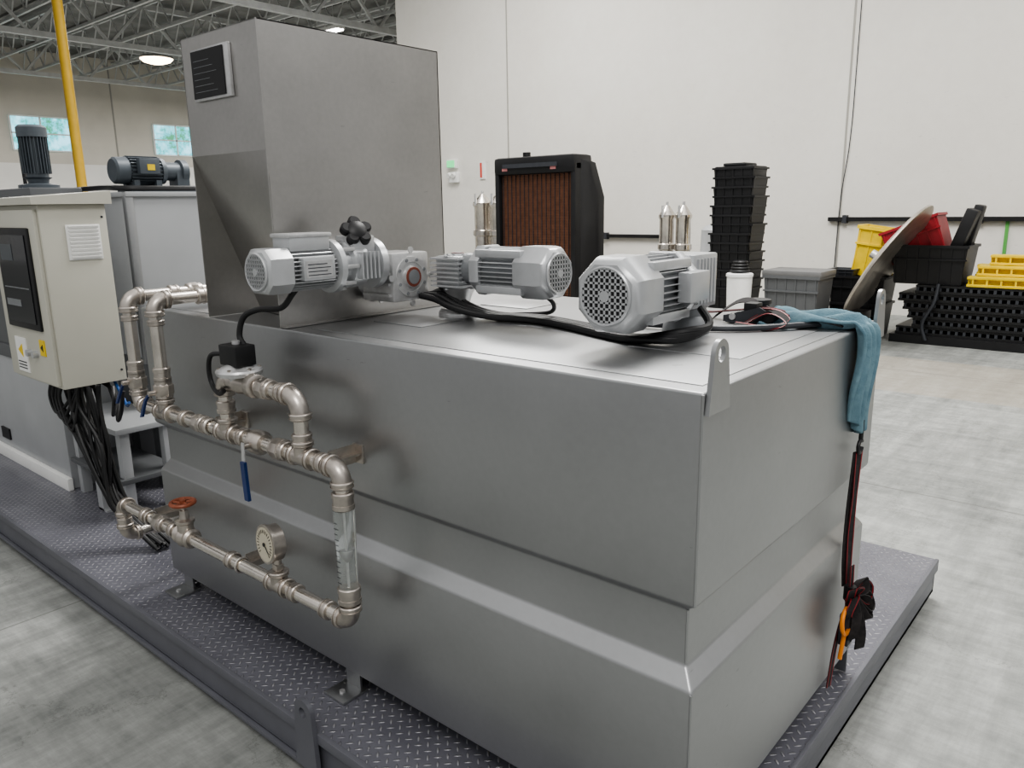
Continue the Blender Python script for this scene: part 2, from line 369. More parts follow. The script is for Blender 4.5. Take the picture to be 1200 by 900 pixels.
lug(b,(.001,.05,T-.045),(0,1,0),.092,.145,.010,.016,tankm,.030)
lug(b,(.001,1.10,T-.045),(0,1,0),.092,.145,.010,.016,tankm,.030)
lug(b,(-L-.011,1.10,T-.045),(0,1,0),.092,.145,.010,.016,tankm,.030)
for x in (-2.27,-1.2,-.12):
    for y,sg in ((.03,-1),(1.12,1)):
        b.box((x-.035,y-.004,.185),(x+.035,y+.004,.275),tankm); b.box((x-.035,y-.03*sg-.02,.185),(x-.029,y-.03*sg+.03,.275),tankm)
        b.box((x-.05,y+sg*.035-.05,.18),(x+.05,y+sg*.035+.05,.19),tankm,.002)
        b.cyl((x,y+sg*.05,.19),(x,y+sg*.05,.197),.01,alum,6)
b.box((-.05,1.10,.185),(.0,1.11,.275),tankm)
b.done()
# hopper
b=B("feed_hopper")
hx0,hx1,hy0,hy1,hz=-1.840,-1.41,0.004,.715,2.226; t=.004; zb=T+.002; zf=1.87; zm=1.60
b.box((hx1-t,hy0,zb),(hx1,hy1,hz),hopm); b.box((hx0,hy0,zb),(hx0+t,hy1,hz),hopm)
b.box((hx0,hy1-t,zb),(hx1,hy1,hz),hopm)
b.box((hx0,hy0,zf),(hx1-t,hy0+t,hz),hopm)
A=(hx0+t,hy0,zf);Bp=(hx1-t,hy0,zf);Cc=(hx1-t,hy0+.02,zm);D=(hx1-t,hy0+.12,zb);E=(hx0+t,hy0+.20,zb)
b.add([A,Bp,Cc,D,E],[(0,1,2),(0,2,3),(0,3,4)],hopm)
b.box((hx1-.001,hy0+.0,1.58),(hx1+.004,hy0+.035,1.80),hopm)
b.box((hx1-.001,hy0,zb),(hx1+.03,hy1,zb+.004),hopm)
b.box((hx0,hy0,hz-.003),(hx1,hy1,hz),hopm)
b.box((hx1-.001,hy0-.003,zb),(hx1+.003,hy0+.001,hz),hopm)
b.box((-1.765,hy0-.012,2.03),(-1.55,hy0,2.182),alum,.004); b.box((-1.758,hy0-.016,2.038),(-1.575,hy0-.010,2.175),blackp)
for i in range(6): b.box((-1.745,hy0-.0168,2.055+i*.018),(-1.745+.13-.02*(i%3),hy0-.0155,2.0562+i*.018),silverd)
b.done()
# ------------------------------------------------------------------ motors
def octo(b,xs,mat,cf=.29):
    vs=[];fs=[]
    for x,r in xs:
        c=r*(1-2*cf*.98)
        for (p,q) in ((r,c),(c,r),(-c,r),(-r,c),(-r,-c),(-c,-r),(c,-r),(r,-c)): vs.append((x,p,q))
    for j in range(len(xs)-1):
        for i in range(8): fs.append((j*8+i,j*8+(i+1)%8,(j+1)*8+(i+1)%8,(j+1)*8+i))
    fs.append(tuple(range(7,-1,-1))); fs.append(tuple((len(xs)-1)*8+i for i in range(8))); b.add(vs,fs,mat)
def grille(b,x,r,n,mat):
    b.lathe((x+.002,0,0),(-1,0,0),[(0,r),(.0035,r)],blackp,32)
    st=2*r/n
    for i in range(-n//2,n//2+2):
        d=(i)*st
        if abs(d)>=r*.97: continue
        h=math.sqrt(r*r-d*d)
        b.box((x-.005,d-st*.17,-h),(x-.001,d+st*.17,h),mat); b.box((x-.005,-h,d-st*.17),(x-.001,h,d+st*.17),mat)
    b.torus((x-.002,0,0),(1,0,0),r,.004,mat,32,6)
    b.lathe((x-.001,0,0),(-1,0,0),[(0,r*.2),(.005,r*.2)],mat,20)
def fins(b,x0,x1,r0,r1,n,mat,th=.0014):
    for i in range(n):
        rt=Matrix.Rotation(2*math.pi*i/n,3,'X')
        b.add([rt@V(p) for p in ((x0,-th,r0),(x0,th,r0),(x0,th,r1),(x0,-th,r1),(x1,-th,r0),(x1,th,r0),(x1,th,r1),(x1,-th,r1))],[(0,1,2,3),(7,6,5,4),(0,4,5,1),(1,5,6,2),(2,6,7,3),(3,7,4,0)],mat)
def motor(b,D,Lm,mat):
    R=D/2
    octo(b,[(0,R*.80),(.006,R*.88),(.016,R*.96),(.034,R),(.36*Lm,R),(.38*Lm,R*.97)],mat)
    grille(b,0,R*.74,9,mat)
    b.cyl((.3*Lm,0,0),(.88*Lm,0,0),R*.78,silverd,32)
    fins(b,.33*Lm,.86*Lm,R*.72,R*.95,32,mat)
    for sy in (-1,1):
        for sz in (-1,1):
            b.box((.30*Lm,sy*R*.68-.014,sz*R*.70-.012),(.90*Lm,sy*R*.68+.014,sz*R*.70+.012),mat,.005)
    octo(b,[(.84*Lm,R*.95),(.87*Lm,R*.99),(.96*Lm,R*.97),(1.0*Lm,R*.6)],mat)
def gearbox(b,c,s,hub,mat):
    c=V(c); hub=V(hub); 
    b.box(c-V((s,s,s)),c+V((s,s,s)),mat,s*.12)
    for sg in (-1,1):
        b.lathe(c+hub*s*.95*sg,hub*sg,[(0,s*.86),(s*.10,s*.84),(s*.11,s*.62),(s*.06,s*.60),(s*.06,s*.45),(s*.2,s*.43)],mat,32)
        b.lathe(c+hub*s*1.14*sg,hub*sg,[(0,s*.42),(s*.03,s*.40)],redhub,24)
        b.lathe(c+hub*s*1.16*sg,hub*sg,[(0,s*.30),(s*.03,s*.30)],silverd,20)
        u=hub.orthogonal().normalized()
        for i in range(8):
            q=Matrix.Rotation(math.pi/4*i+.39,3,hub)@u
            b.lathe(c+hub*s*1.03*sg+q*s*.73,hub*sg,[(0,s*.07),(s*.06,s*.07)],silverd,8)
        for a1 in (-1,1):
            for a2 in (-1,1):
                uu=hub.orthogonal().normalized(); vv=hub.cross(uu)
                b.lathe(c+hub*s*.98*sg+uu*a1*s*.78+vv*a2*s*.78,hub*sg,[(0,s*.13),(s*.07,s*.13)],mat,12)
b=B("gear_motor")
b.T=frame((-.362,.205,1.487),(0,1,0)); motor(b,.183,.31,silver)
b.box((.31,-.066,-.062),(.445,.066,.080),silver,.006)
for i in range(6): b.box((.33+i*.018,-.071,-.05),(.338+i*.018,.071,.068),silver)
b.box((.36,.0715,-.01),(.42,.073,.03),alum)
b.box((.20,-.118,-.03),(.30,-.08,.045),silver,.005)
b.lathe((.40,0,-.05),(0,0,-1),[(0,.05),(.02,.055),(.04,.045),(.06,.06),(.088,.065),(.0905,.065)],silverd,28)
b.T=Matrix.Identity(4)
b.done()
b=B("gear_motor")
b.T=frame((-.725,.505,1.503),(-1,0,0)); motor(b,.155,.305,silver)
b.T=Matrix.Identity(4)
gearbox(b,(-1.135,.505,1.492),.052,V((0,0,1)),silver)
b.cyl((-1.09,.505,1.503),(-1.02,.505,1.503),.05,silverd,24)
for i in range(7): b.box((-1.20,.44,1.446+i*.0145),(-1.075,.57,1.452+i*.0145),silver)
b.lathe((-1.135,.505,1.44),(0,0,-1),[(0,.055),(.02,.045),(.06,.03),(.066,.06),(.08,.07),(.0935,.07)],alum,28)
for i in range(6):
    a=i*math.pi/3; b.cyl((-1.135+.055*math.cos(a),.505+.055*math.sin(a),T+.003),(-1.135+.055*math.cos(a),.505+.055*math.sin(a),T+.022),.006,alum,6)
b.done()
# motor 1 with variator
b=B("variable_speed_gear_motor")
b.T=frame((-1.29,-.135,1.530),(0,1,0),(0,0,1),(1.2,1,1)); R=.063
octo(b,[(0,R*.86),(.006,R*.97),(.018,R*1.0),(.065,R),(.068,R*.95)],silver,.22); grille(b,0,R*.80,9,silver)
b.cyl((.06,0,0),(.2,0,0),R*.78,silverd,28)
fins(b,.066,.19,R*.7,R*1.02,32,silver)
b.box((.085,.048,-.03),(.175,.076,.035),silver,.003)
b.box((.085,-.076,-.03),(.175,-.048,.035),silver,.003); b.box((.09,-.078,-.022),(.165,-.0755,.026),alum)
for k_ in range(4): b.box((.095,-.0788,-.016+k_*.010),(.16-.01*(k_%2),-.0778,-.0135+k_*.010),darkg)
b.box((.07,-.04,.052),(.185,.045,.096),silver,.006); b.box((.066,-.044,.090),(.19,.049,.102),alum,.004)
b.lathe((.19,0,0),(1,0,0),[(0,R*.9),(.006,R*1.25),(.02,R*1.28),(.028,R*.95),(.05,R*.85),(.055,R*1.1),(.07,R*1.12),(.10,R*1.08),(.11,R*.8),(.13,R*.8),(.135,R*1.25),(.155,R*1.25),(.158,R*.8)],silver,36)
for i in range(8):
    a=i*math.pi/4; b.box((.21,R*1.12*math.cos(a)-.006,R*1.12*math.sin(a)-.006),(.25,R*1.12*math.cos(a)+.006,R*1.12*math.sin(a)+.006),alum,.002)
b.box((.25,-.05,.02),(.32,.04,.088),silver,.008); b.cyl((.27,-.02,.08),(.27,-.02,.10),.02,alum,16)
for i in range(5): b.box((.252+i*.013,-.084,-.04),(.257+i*.013,-.06,.04),silver)
b.T=frame((-1.29,-.135,1.530),(0,1,0))
ax=V((-.25,-.75,.55)).normalized(); kc=V((.33,-.03,.10))
b.cyl(kc-ax*.06,kc,.008,alum,12)
b.lathe(kc-ax*.012,ax,[(0,.028),(.026,.030),(.034,.018)],blackp,20)
u=ax.orthogonal().normalized()
for i in range(5):
    q=Matrix.Rotation(i*2*math.pi/5,3,ax)@u; b.lathe(kc+q*.031-ax*.012,ax,[(0,.015),(.003,.019),(.022,.019),(.027,.014)],blackp,16)
b.T=Matrix.Identity(4)
gearbox(b,(-1.310,.385,1.480),.078,V((1,0,0)),alum)
for i in range(4): b.box((-1.375,.298,1.42+i*.035),(-1.245,.309,1.428+i*.035),alum)
b.cyl((-1.41,.385,1.480),(-1.37,.385,1.480),.085,silver,28)
b.done()
# ------------------------------------------------------------------ cables on tank top
b=B("motor_power_cables")
for k in range(4):
    d=k*.017
    b.tube([(-1.23,.42+d,1.415),(-1.17,.43+d,1.405+.008*k),(-1.08,.42+d*1.5,1.385),(-.97,.46+d,1.362),(-.82,.50+d,1.358),(-.66,.46+d,1.358),(-.5,.40+d,1.358),(-.38,.37+d*.6,1.36),(-.27,.42,1.365+.006*k),(-.24,.5,1.39),(-.28,.53,1.43)],.0105,black,10)
b.tube([(-.84,.55,1.44),(-.82,.60,1.40),(-.85,.62,1.365),(-.95,.58,1.356),(-1.0,.53,1.356)],.007,black,8)
b.tube([(-.5,.62,1.358),(-.3,.66,1.358),(-.2,.74,1.358),(-.12,.84,1.36),(-.06,.93,1.358)],.009,darkg,8)
b.done()
b=B("limit_cable"); b.tube([(-1.45,-.10,1.30),(-1.475,-.10,1.33),(-1.46,-.09,1.385),(-1.41,-.07,1.41),(-1.35,-.03,1.415),(-1.33,.0,1.455),(-1.31,.02,1.49)],.009,black,10); b.done()
# ratchet strap on top
b=B("ratchet_strap")
b.box((-.35,.83,1.350),(-.24,.90,1.356),darkg)
for y in (.835,.885): b.prism([(-.36,y,1.352),(-.22,y,1.352),(-.2,y,1.375),(-.25,y,1.40),(-.30,y,1.385),(-.36,y,1.37)],(0,.006,0),darkg)
b.cyl((-.22,.83,1.375),(-.22,.895,1.375),.018,blackp,16); b.cyl((-.33,.83,1.368),(-.33,.895,1.368),.01,alum,12)
b.box((-.30,.84,1.385),(-.26,.885,1.41),blackp,.004)
b.ribbon([(-.6,.98,1.352),(-.45,.93,1.362),(-.35,.88,1.38),(-.22,.86,1.395),(-.12,.9,1.358),(-.02,.94,1.358),(.012,.95,1.35),(.015,.95,1.25),(.012,.955,1.05)],(0,.032,0),.0012,strapm,6,redm)
b.ribbon([(-.28,.80,1.352),(-.22,.84,1.39),(-.15,.80,1.37),(-.2,.76,1.353),(-.3,.78,1.353)],(0,.03,.012),.0012,strapm,6,redm)
b.ribbon([(-.2,.9,1.353),(-.1,.87,1.375),(-.03,.9,1.36),(-.1,.96,1.353)],(.0,.03,.01),.0012,strapm,6)
b.ribbon([(-.42,.90,1.352),(-.36,.93,1.40),(-.30,.91,1.405),(-.26,.88,1.37),(-.3,.86,1.353)],(0,.03,.012),.0012,strapm,6)
ys=.965
b.torus((.022,ys,1.0),(1,0,0),.019,.0055,blackp,16,8,0,5.2)
b.cyl((.022,ys,1.02),(.022,ys,1.08),.0065,blackp,8)
b.ribbon([(.020,ys,.985),(.019,ys-.002,.85),(.018,ys-.005,.72),(.022,ys-.005,.56)],[(.012,.026,0),(.005,.026,0),(.012,.020,0),(.004,.026,0)],.0014,strapm,6,redm)
b.ribbon([(.014,ys-.01,.985),(.008,ys-.012,.80),(.008,ys-.012,.66),(.014,ys-.01,.56)],(.006,.022,0),.0014,strapm,6)
b.done()
b=B("strap_buckle_bundle"); random.seed(11)
c=V((.035,.945,.535))
def loop(dy,dz,r,wd,ox=0,ed=True):
    d=V((0,dy,dz)).normalized(); s_=V((0,-d.z,d.y))
    b.ribbon([c,c+d*r*.5+s_*wd+V((.012+ox,0,0)),c+d*r+V((.02+ox,0,0)),c+d*r*.5-s_*wd+V((.03+ox,0,0)),c+V((.01,0,0))],V((.024,.008,.014)),.0014,strapm,6,redm if ed else None)
loop(1,-.15,.13,.035,0,True); loop(.9,-.5,.14,.028,.01,False); loop(-1,-.35,.08,.035,0,True); loop(-.5,-1,.12,.03,.01,False); loop(.35,-1,.15,.035,0,True); loop(.1,-1,.17,.025,.015,False); loop(.7,.5,.07,.02,0,False); loop(-.6,.6,.06,.02); loop(-.2,-1,.14,.03,-.01,False); loop(.6,-.7,.10,.03,.02,False)
b.ribbon([c+V((0,0,.10)),c,c+V((-.012,-.02,-.08)),c+V((-.016,-.05,-.16)),c+V((-.018,-.075,-.275))],V((.004,.022,0)),.0014,strapm,5,redm)
b.box(c+V((-.01,-.05,-.14)),c+V((.02,.005,-.04)),darkg,.004)
b.torus(c+V((.014,-.062,-.05)),(1,0,.1),.038,.0065,orange,18,8,0.3,4.9)
b.cyl(c+V((.012,-.062,-.085)),c+V((.008,-.075,-.17)),.0065,orange,8)
b.cyl(c+V((0,0,-.01)),c+V((0,0,.035)),.018,blackp,10)
b.done()
b=B("black_lid_can"); b.lathe((-.36,1.09,T+.0025),(0,0,1),[(0,.035),(.03,.035),(.032,.04),(.045,.04),(.047,.03)],blackp,24); b.done()
def towel():
    bm=bmesh.new(); nu,nv=56,30; g=[]
    for i in range(nu+1):
        s=i/nu; row=[]
        for j in range(nv+1):
            t_=j/nv-.5
            if s<.42:
                q=s/.42; x=-.27+.278*q; z=T+.022+.010*math.sin(q*9+t_*7)+.013*math.sin(t_*18+q*4)
                y=.935+.015*q+t_*(.23-.09*q)+.012*math.sin(q*8)
                x+= .035*math.sin(t_*8)*(1-q)
            else:
                q=(s-.42)/.58; x=.020+.013*math.sin(t_*22+q*2)+.006*math.sin(q*5); z=T+.018-.30*q-.025*math.sin(t_*5+1)*q
                y=.950+t_*(.15-.025*q)+.008*math.sin(q*7)
                if q<.08: x*=.6+q*5
            row.append(bm.verts.new((x,y,z)))
        g.append(row)
    for i in range(nu):
        for j in range(nv): f=bm.faces.new((g[i][j],g[i+1][j],g[i+1][j+1],g[i][j+1])); f.smooth=True
    me=bpy.data.meshes.new("blue_towel"); bm.to_mesh(me); bm.free(); me.materials.append(towelm)
    o=bpy.data.objects.new("blue_towel",me); bpy.context.collection.objects.link(o)
    m=o.modifiers.new("s",'SOLIDIFY'); m.thickness=.010; m.offset=0
    m=o.modifiers.new("d",'SUBSURF'); m.levels=1; m.render_levels=1
towel()
# ------------------------------------------------------------------ pipework
b=B("pipe_manifold")
pr=.021; fr=.029; yp=-.12
def pipe(p,q,r=pr,m=None): b.cyl(p,q,r,m or pipem,24)
def coll(p,ax,l=.04,r=fr):
    p=V(p);ax=V(ax).normalized(); b.lathe(p-ax*l/2,ax,[(0,r*.9),(.003,r),(l*.3,r),(l*.32,r*.93),(l*.68,r*.93),(l*.7,r),(l-.003,r),(l,r*.9)],fitm,24)
def elbow(c,d1,d2,R=.038):
    c=V(c);d1=V(d1);d2=V(d2); p=[]
    for k in range(9):
        a=math.pi/2*k/8; p.append(c+d1*R*(1-math.sin(a))+d2*R*(1-math.cos(a)))
    b.tube(p,fr*.92,fitm,20,1)
    coll(p[0]+d1*.006,d1,.02,fr*1.12); coll(p[-1]+d2*.006,d2,.02,fr*1.12)
def tee(c,ax,br):
    c=V(c);ax=V(ax);br=V(br); b.cyl(c-ax*.04,c+ax*.04,fr*.92,fitm,24); b.cyl(c,c+br*.04,fr*.9,fitm,24)
    coll(c-ax*.04,ax,.016,fr*1.1); coll(c+ax*.04,ax,.016,fr*1.1); coll(c+br*.04,br,.016,fr*1.1)
def union(c,ax,l=.05,r=.036):
    c=V(c);ax=V(ax); b.lathe(c-ax*l/2,ax,[(0,fr),(l*.2,r*.95),(l*.75,r*.95),(l*.78,r*.85),(l,fr*.95)],fitm,8); coll(c,ax,l*1.4,fr)
zu=1.015
pipe((-2.18,yp,zu),(-1.02,yp,zu)); elbow((-.99,yp,zu),-X_,-Z_)
tee((-1.97,yp,zu),X_,Z_); elbow((-2.17,yp,zu),X_,Z_)
tee((-1.56,yp,zu),X_,Z_); tee((-1.16,yp,zu),X_,Z_)
for x in (-1.83,-1.68,-1.47,-1.07): coll((x,yp,zu),X_,.03)
union((-1.27,yp,zu),X_); union((-1.73,yp,zu),X_,.04,.033)
b.lathe((-1.42,yp,zu),X_,[(0,.028),(.012,.037),(.05,.037),(.065,.028)],fitm,24)
b.cyl((-1.385,yp,zu),(-1.385,yp-.055,zu),.010,fitm,12); b.ribbon([(-1.385,yp-.055,zu+.012),(-1.385,yp-.058,zu-.05),(-1.38,yp-.062,zu-.07)],(.016,0,0),.0015,alum,3)
b.ribbon([(-1.38,yp-.062,zu-.045),(-1.378,yp-.062,zu-.10),(-1.374,yp-.062,zu-.165)],(.021,0,0),.005,blueh,3)
for x,m in ((-2.17,1),(-1.97,0)):
    pipe((x,yp,zu+.03),(x,yp,1.38)); elbow((x,yp,1.405),-Z_,Y_); pipe((x,yp+.02,1.405),(x,.22,1.405)); elbow((x,.25,1.405),-Y_,X_ if m else -Z_)
    coll((x,.05,1.405),Y_,.035); union((x,.13,1.405),Y_,.04,.033); coll((x,yp,1.15),Z_,.05); union((x,yp,1.10),Z_,.05,.037); coll((x,yp,1.33),Z_,.02)
pipe((-2.15,.25,1.405),(-1.90,.25,1.405)); coll((-2.0,.25,1.405),X_,.04); pipe((-1.97,.25,1.39),(-1.97,.25,1.345)); elbow((-1.88,.25,1.405),-X_,-Z_,.03); pipe((-1.88,.25,1.39),(-1.88,.25,1.345))
b.ribbon([(-2.17,yp-.05,1.10),(-2.19,yp-.055,1.07),(-2.22,yp-.06,1.02)],(.016,0,.004),.004,blueh,3); b.cyl((-2.17,yp,1.10),(-2.17,yp-.055,1.10),.009,fitm,12)
b.ribbon([(-1.97,yp-.05,1.09),(-2.0,yp-.055,1.06),(-2.03,yp-.06,1.0)],(.016,0,.004),.004,blueh,3); b.cyl((-1.97,yp,1.09),(-1.97,yp-.055,1.09),.009,fitm,12)
pipe((-1.56,yp,zu+.03),(-1.56,yp,1.15)); coll((-1.56,yp,1.10),Z_,.04)
elbow((-1.56,yp,1.19),-Z_,X_); 
b.lathe((-1.53,yp,1.19),X_,[(0,.024),(.01,.033),(.03,.028),(.08,.034),(.12,.028),(.135,.036),(.16,.036),(.165,.026)],fitm,24)
b.lathe((-1.46,yp,1.19),Z_,[(0,.03),(.022,.034),(.026,.066),(.038,.070),(.044,.066),(.052,.045),(.062,.03)],alum,28)
for i in range(6):
    a=i*math.pi/3; b.cyl((-1.46+.058*math.cos(a),yp+.058*math.sin(a),1.225),(-1.46+.058*math.cos(a),yp+.058*math.sin(a),1.24),.006,fitm,6)
b.box((-1.51,yp-.034,1.245),(-1.415,yp+.034,1.308),blackp,.006); b.cyl((-1.465,yp,1.30),(-1.465,yp,1.318),.012,alum,12); b.box((-1.535,yp-.018,1.252),(-1.50,yp+.018,1.288),blackp,.004)
pipe((-1.38,yp,1.19),(-1.20,yp,1.19)); union((-1.32,yp,1.19),X_,.045,.035); coll((-1.24,yp,1.19),X_,.03)
elbow((-1.16,yp,1.19),-X_,-Z_,.05); pipe((-1.16,yp,1.15),(-1.16,yp,zu+.03)); coll((-1.16,yp,1.07),Z_,.03)
pipe((-.99,yp,.98),(-.99,yp,.92)); coll((-.99,yp,.925),Z_,.05,.031)
# hollow clear sight tube
b.lathe((-.99,yp,.90),-Z_,[(0,.030),(.25,.026)],clr,28,False); b.lathe((-.99,yp,.90),-Z_,[(0,.024),(.25,.021)],clr,28,False)
b.cyl((-.99,yp,.90),(-.99,yp,.65),.003,alum,8); b.lathe((-.99,yp,.78),-Z_,[(0,.016),(.02,.014),(.035,.004)],alum,16)
for i in range(12): b.box((-.998,yp-.031,.69+i*.016),(-.984 if i%2 else -.980,yp-.0295,.6915+i*.016),darkg)
coll((-.99,yp,.645),Z_,.05,.033); pipe((-.99,yp,.64),(-.99,yp,.59)); elbow((-.99,yp,.560),-X_,Z_)
zl=.56
pipe((-2.44,yp,zl),(-1.02,yp,zl)); 
for x in (-1.10,-1.26,-1.62,-2.02,-2.24): coll((x,yp,zl),X_,.03)
tee((-1.345,yp,zl),X_,Z_)
elbow((-2.45,yp,zl),X_,-Z_); pipe((-2.45,yp,.53),(-2.45,yp,.44)); coll((-2.45,yp,.48),Z_,.04); elbow((-2.45,yp,.42),Z_,Y_); pipe((-2.45,yp+.02,.42),(-2.45,.2,.42)); union((-2.45,.02,.42),Y_)
pipe((-2.45,.2,.42),(-2.45,.2,.18))
union((-2.12,yp,zl),X_,.05,.036)
b.cyl((-1.345,yp,zl+.03),(-1.345,yp,.65),.012,fitm,12); b.box((-1.358,yp-.013,.61),(-1.332,yp+.013,.63),fitm,.002)
gd=V((-.1,-1,.06)).normalized(); gc=V((-1.345,yp-.012,.705))
b.lathe(gc-gd*.02,gd,[(0,.051),(.004,.057),(.034,.057),(.036,.062),(.044,.062),(.045,.055)],fitm,36)
b.lathe(gc+gd*.0255,gd,[(0,.054),(.0005,.054)],M("gauge_face",(.50,.46,.36),0,.3,.03,5),32)
gx=gd.cross(Z_).normalized(); gz=gx.cross(gd).normalized()
for i in range(21):
    a=math.radians(-135+i*13.5); p=gc+gd*.0266+(gx*math.sin(a)+gz*math.cos(a))*.036; q=gc+gd*.0266+(gx*math.sin(a)+gz*math.cos(a))*.046; b.cyl(p,q,.0011,blackp,4)
b.cyl(gc+gd*.0275,gc+gd*.0275+(gx*-.7+gz*-.6)*.038,.0014,blackp,4); b.cyl(gc+gd*.0275,gc+gd*.030,.006,blackp,10)
gx0=-1.93
b.lathe((gx0-.05,yp,zl),X_,[(0,.028),(.01,.036),(.03,.03),(.05,.04),(.07,.03),(.09,.036),(.10,.028)],fitm,24)
b.lathe((gx0,yp,zl),Z_,[(0,.03),(.05,.028),(.055,.034),(.065,.034),(.07,.018),(.1,.014),(.102,.008),(.135,.008)],fitm,20)
b.torus((gx0,yp,zl+.128),Z_,.040,.0075,redh,24,8)
for i in range(5):
    a=i*2*math.pi/5; b.cyl((gx0,yp,zl+.128),(gx0+.040*math.cos(a),yp+.040*math.sin(a),zl+.128),.005,redh,8)
b.cyl((gx0,yp,zl+.122),(gx0,yp,zl+.138),.011,redh,10)
for x,z in ((-1.06,zu),(-1.66,zu),(-1.56,zl),(-2.2,zl)):
    b.box((x-.012,yp+.02,z-.003),(x+.012,0.034,z+.003),fitm); b.box((x-.022,-.008,z-.028),(x+.022,.001,z+.028),fitm,.002)
    b.torus((x,yp,z),X_,pr+.004,.004,pipem,20,6); b.box((x-.012,yp+.02,z-.028),(x-.008,0,z+.028),fitm)
b.done()
b=B("solenoid_cable"); b.tube([(-1.535,yp,1.27),(-1.58,yp-.02,1.265),(-1.605,yp-.02,1.22),(-1.595,yp-.02,1.17),(-1.54,yp-.03,1.15),(-1.50,yp-.035,1.165)],.0075,black,8); b.done()
# ------------------------------------------------------------------ control cabinet
b=B("control_cabinet")
cx0,cx1,cy0,cy1,cz0,cz1=-3.52,-2.95,-.10,.17,.95,1.735
b.box((cx0,cy0,cz0),(cx1,cy1,cz1),beige,.006)
b.prism([(cx0-.02,cy0-.03,cz1),(cx0-.02,cy1+.02,cz1),(cx0-.02,cy1+.02,cz1+.055),(cx0-.02,cy0-.03,cz1+.03)],(cx1-cx0+.045,0,0),beige)
b.box((cx0+.015,cy0-.018,cz0+.015),(cx1-.015,cy0,cz1-.02),beige,.004)
b.box((-3.42,cy0-.03,1.20),(-3.03,cy0-.016,1.64),blackp,.008); b.box((-3.39,cy0-.034,1.23),(-3.06,cy0-.028,1.61),glassd)
b.box((-3.37,cy0-.0355,1.38),(-3.08,cy0-.034,1.385),silverd); b.box((-3.37,cy0-.0355,1.30),(-3.20,cy0-.034,1.33),silverd)
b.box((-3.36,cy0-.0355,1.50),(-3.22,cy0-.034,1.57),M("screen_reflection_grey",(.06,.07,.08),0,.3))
b.box((-3.40,cy0-.022,.99),(-3.27,cy0-.017,1.15),white); b.lathe((-3.335,cy0-.018,1.09),(0,-1,0),[(0,.035),(.006,.035)],yel,3)
for i in range(3): b.box((-3.39,cy0-.0235,1.005+i*.014),(-3.29,cy0-.021,1.010+i*.014),darkg)
b.box((-3.10,cy0-.022,1.09),(-3.04,cy0-.017,1.16),yel); b.lathe((-3.07,cy0-.0215,1.125),(0,-1,0),[(0,.018),(.002,.018)],blackp,3)
for x in (-3.22,-3.15): b.cyl((x,cy0-.018,1.09),(x,cy0-.04,1.09),.016,silver,16)
b.box((cx1,-.005,1.50),(cx1+.006,.135,1.65),white,.003)
for i in range(9): b.box((cx1+.004,.005,1.508+i*.016),(cx1+.013,.125,1.517+i*.016),white,0,Matrix.Rotation(.3,3,'Y'))
for z in (1.0,1.68): b.cyl((cx1,.15,z),(cx1+.003,.15,z),.005,darkg,8)
for i in range(6): b.cyl((-3.4+i*.075,.04,cz0-.02),(-3.4+i*.075,.04,cz0),.016,blackp,12)
b.box((-3.50,.17,.18),(-3.44,.23,1.7),greyp); b.box((-3.50,.17,.18),(-3.40,.30,.19),greyp)
b.done()
b=B("cable_bundle")
for i in range(22):
    x=-3.34+.019*i; y=.0+.07*((i*7)%5)/4
    e=V((-2.95+.012*(i%4),.01+.016*(i%5),.42))
    j=random.uniform
    b.tube([(x,y,.948),(x+j(-.02,.02),y+j(-.02,.02),.84),(x*.5+e.x*.5+j(-.03,.03),(y+e.y)/2+j(-.03,.03),.66),tuple(e),(e.x+.08,e.y+.05,.30),(e.x+.2,e.y+.1,.195+.012*(i%3))],.0088,black,8)
for i in range(4):
    b.tube([(-3.36+.05*i,0,.948),(-3.38+.04*i,-.02,.85),(-3.28+.05*i,-.03,.78-.02*i),(-3.18+.03*i,.0,.86),(-3.10,.03,.948)],.008,black,8)
b.tube([(-3.0,.1,.948),(-2.9,.08,.86),(-2.78,.02,.84),(-2.7,.0,.92),(-2.74,.02,.97)],.008,black,8)
b.tube([(-3.02,.08,.948),(-2.93,.1,.90),(-2.84,.06,.80),(-2.74,.04,.86),(-2.72,.05,.95)],.008,black,8)
b.tube([(-3.0,.13,.948),(-2.9,.12,.88),(-2.82,.1,.86),(-2.7,.06,.90)],.007,bluew,8)
b.done()
# ------------------------------------------------------------------ second machine
b=B("process_machine")
b.box((-8,.2,.18),(-3.92,1.7,.92),greyp,.008); b.box((-8,.17,.18),(-3.90,.2,.25),white,.004); b.box((-8,.19,.86),(-3.91,.22,.94),greyd,.004)
b.box((-4.98,.190,.30),(-4.84,.201,.37),blackp); b.box((-6.2,.190,.30),(-6.06,.201,.37),blackp)
b.box((-6.2,.52,.92),(-3.5,1.6,1.80),greyp,.008); b.box((-3.53,.50,.9),(-3.49,.54,1.80),tankm,.003); b.box((-6.2,.5,1.775),(-3.48,1.62,1.80),greyp,.004)
b.box((-3.92,.52,.55),(-3.5,1.6,.92),greyd,.004)
b.box((-3.9,.55,.18),(-3.8,.65,.55),greyd); b.box((-3.62,.55,.18),(-3.52,.65,.55),greyd); b.box((-3.62,1.45,.18),(-3.52,1.55,.55),greyd)
b.box((-5.2,.2,.92),(-3.9,.46,1.83),greyd,.01)
b.tube([(-4.3,.5,1.82),(-3.9,.56,1.83),(-3.6,.56,1.82),(-3.55,.9,1.82),(-3.6,1.2,1.82)],.014,black,8)
b.done()
b=B("vertical_agitator_motor")
c=V((-4.16,.34,1.83)); b.lathe(c,Z_,[(0,.10),(.02,.10),(.03,.05),(.05,.055),(.06,.07)],bluegrey,28); b.cyl(c+Z_*.06,c+Z_*.32,.055,bluegrey,24)
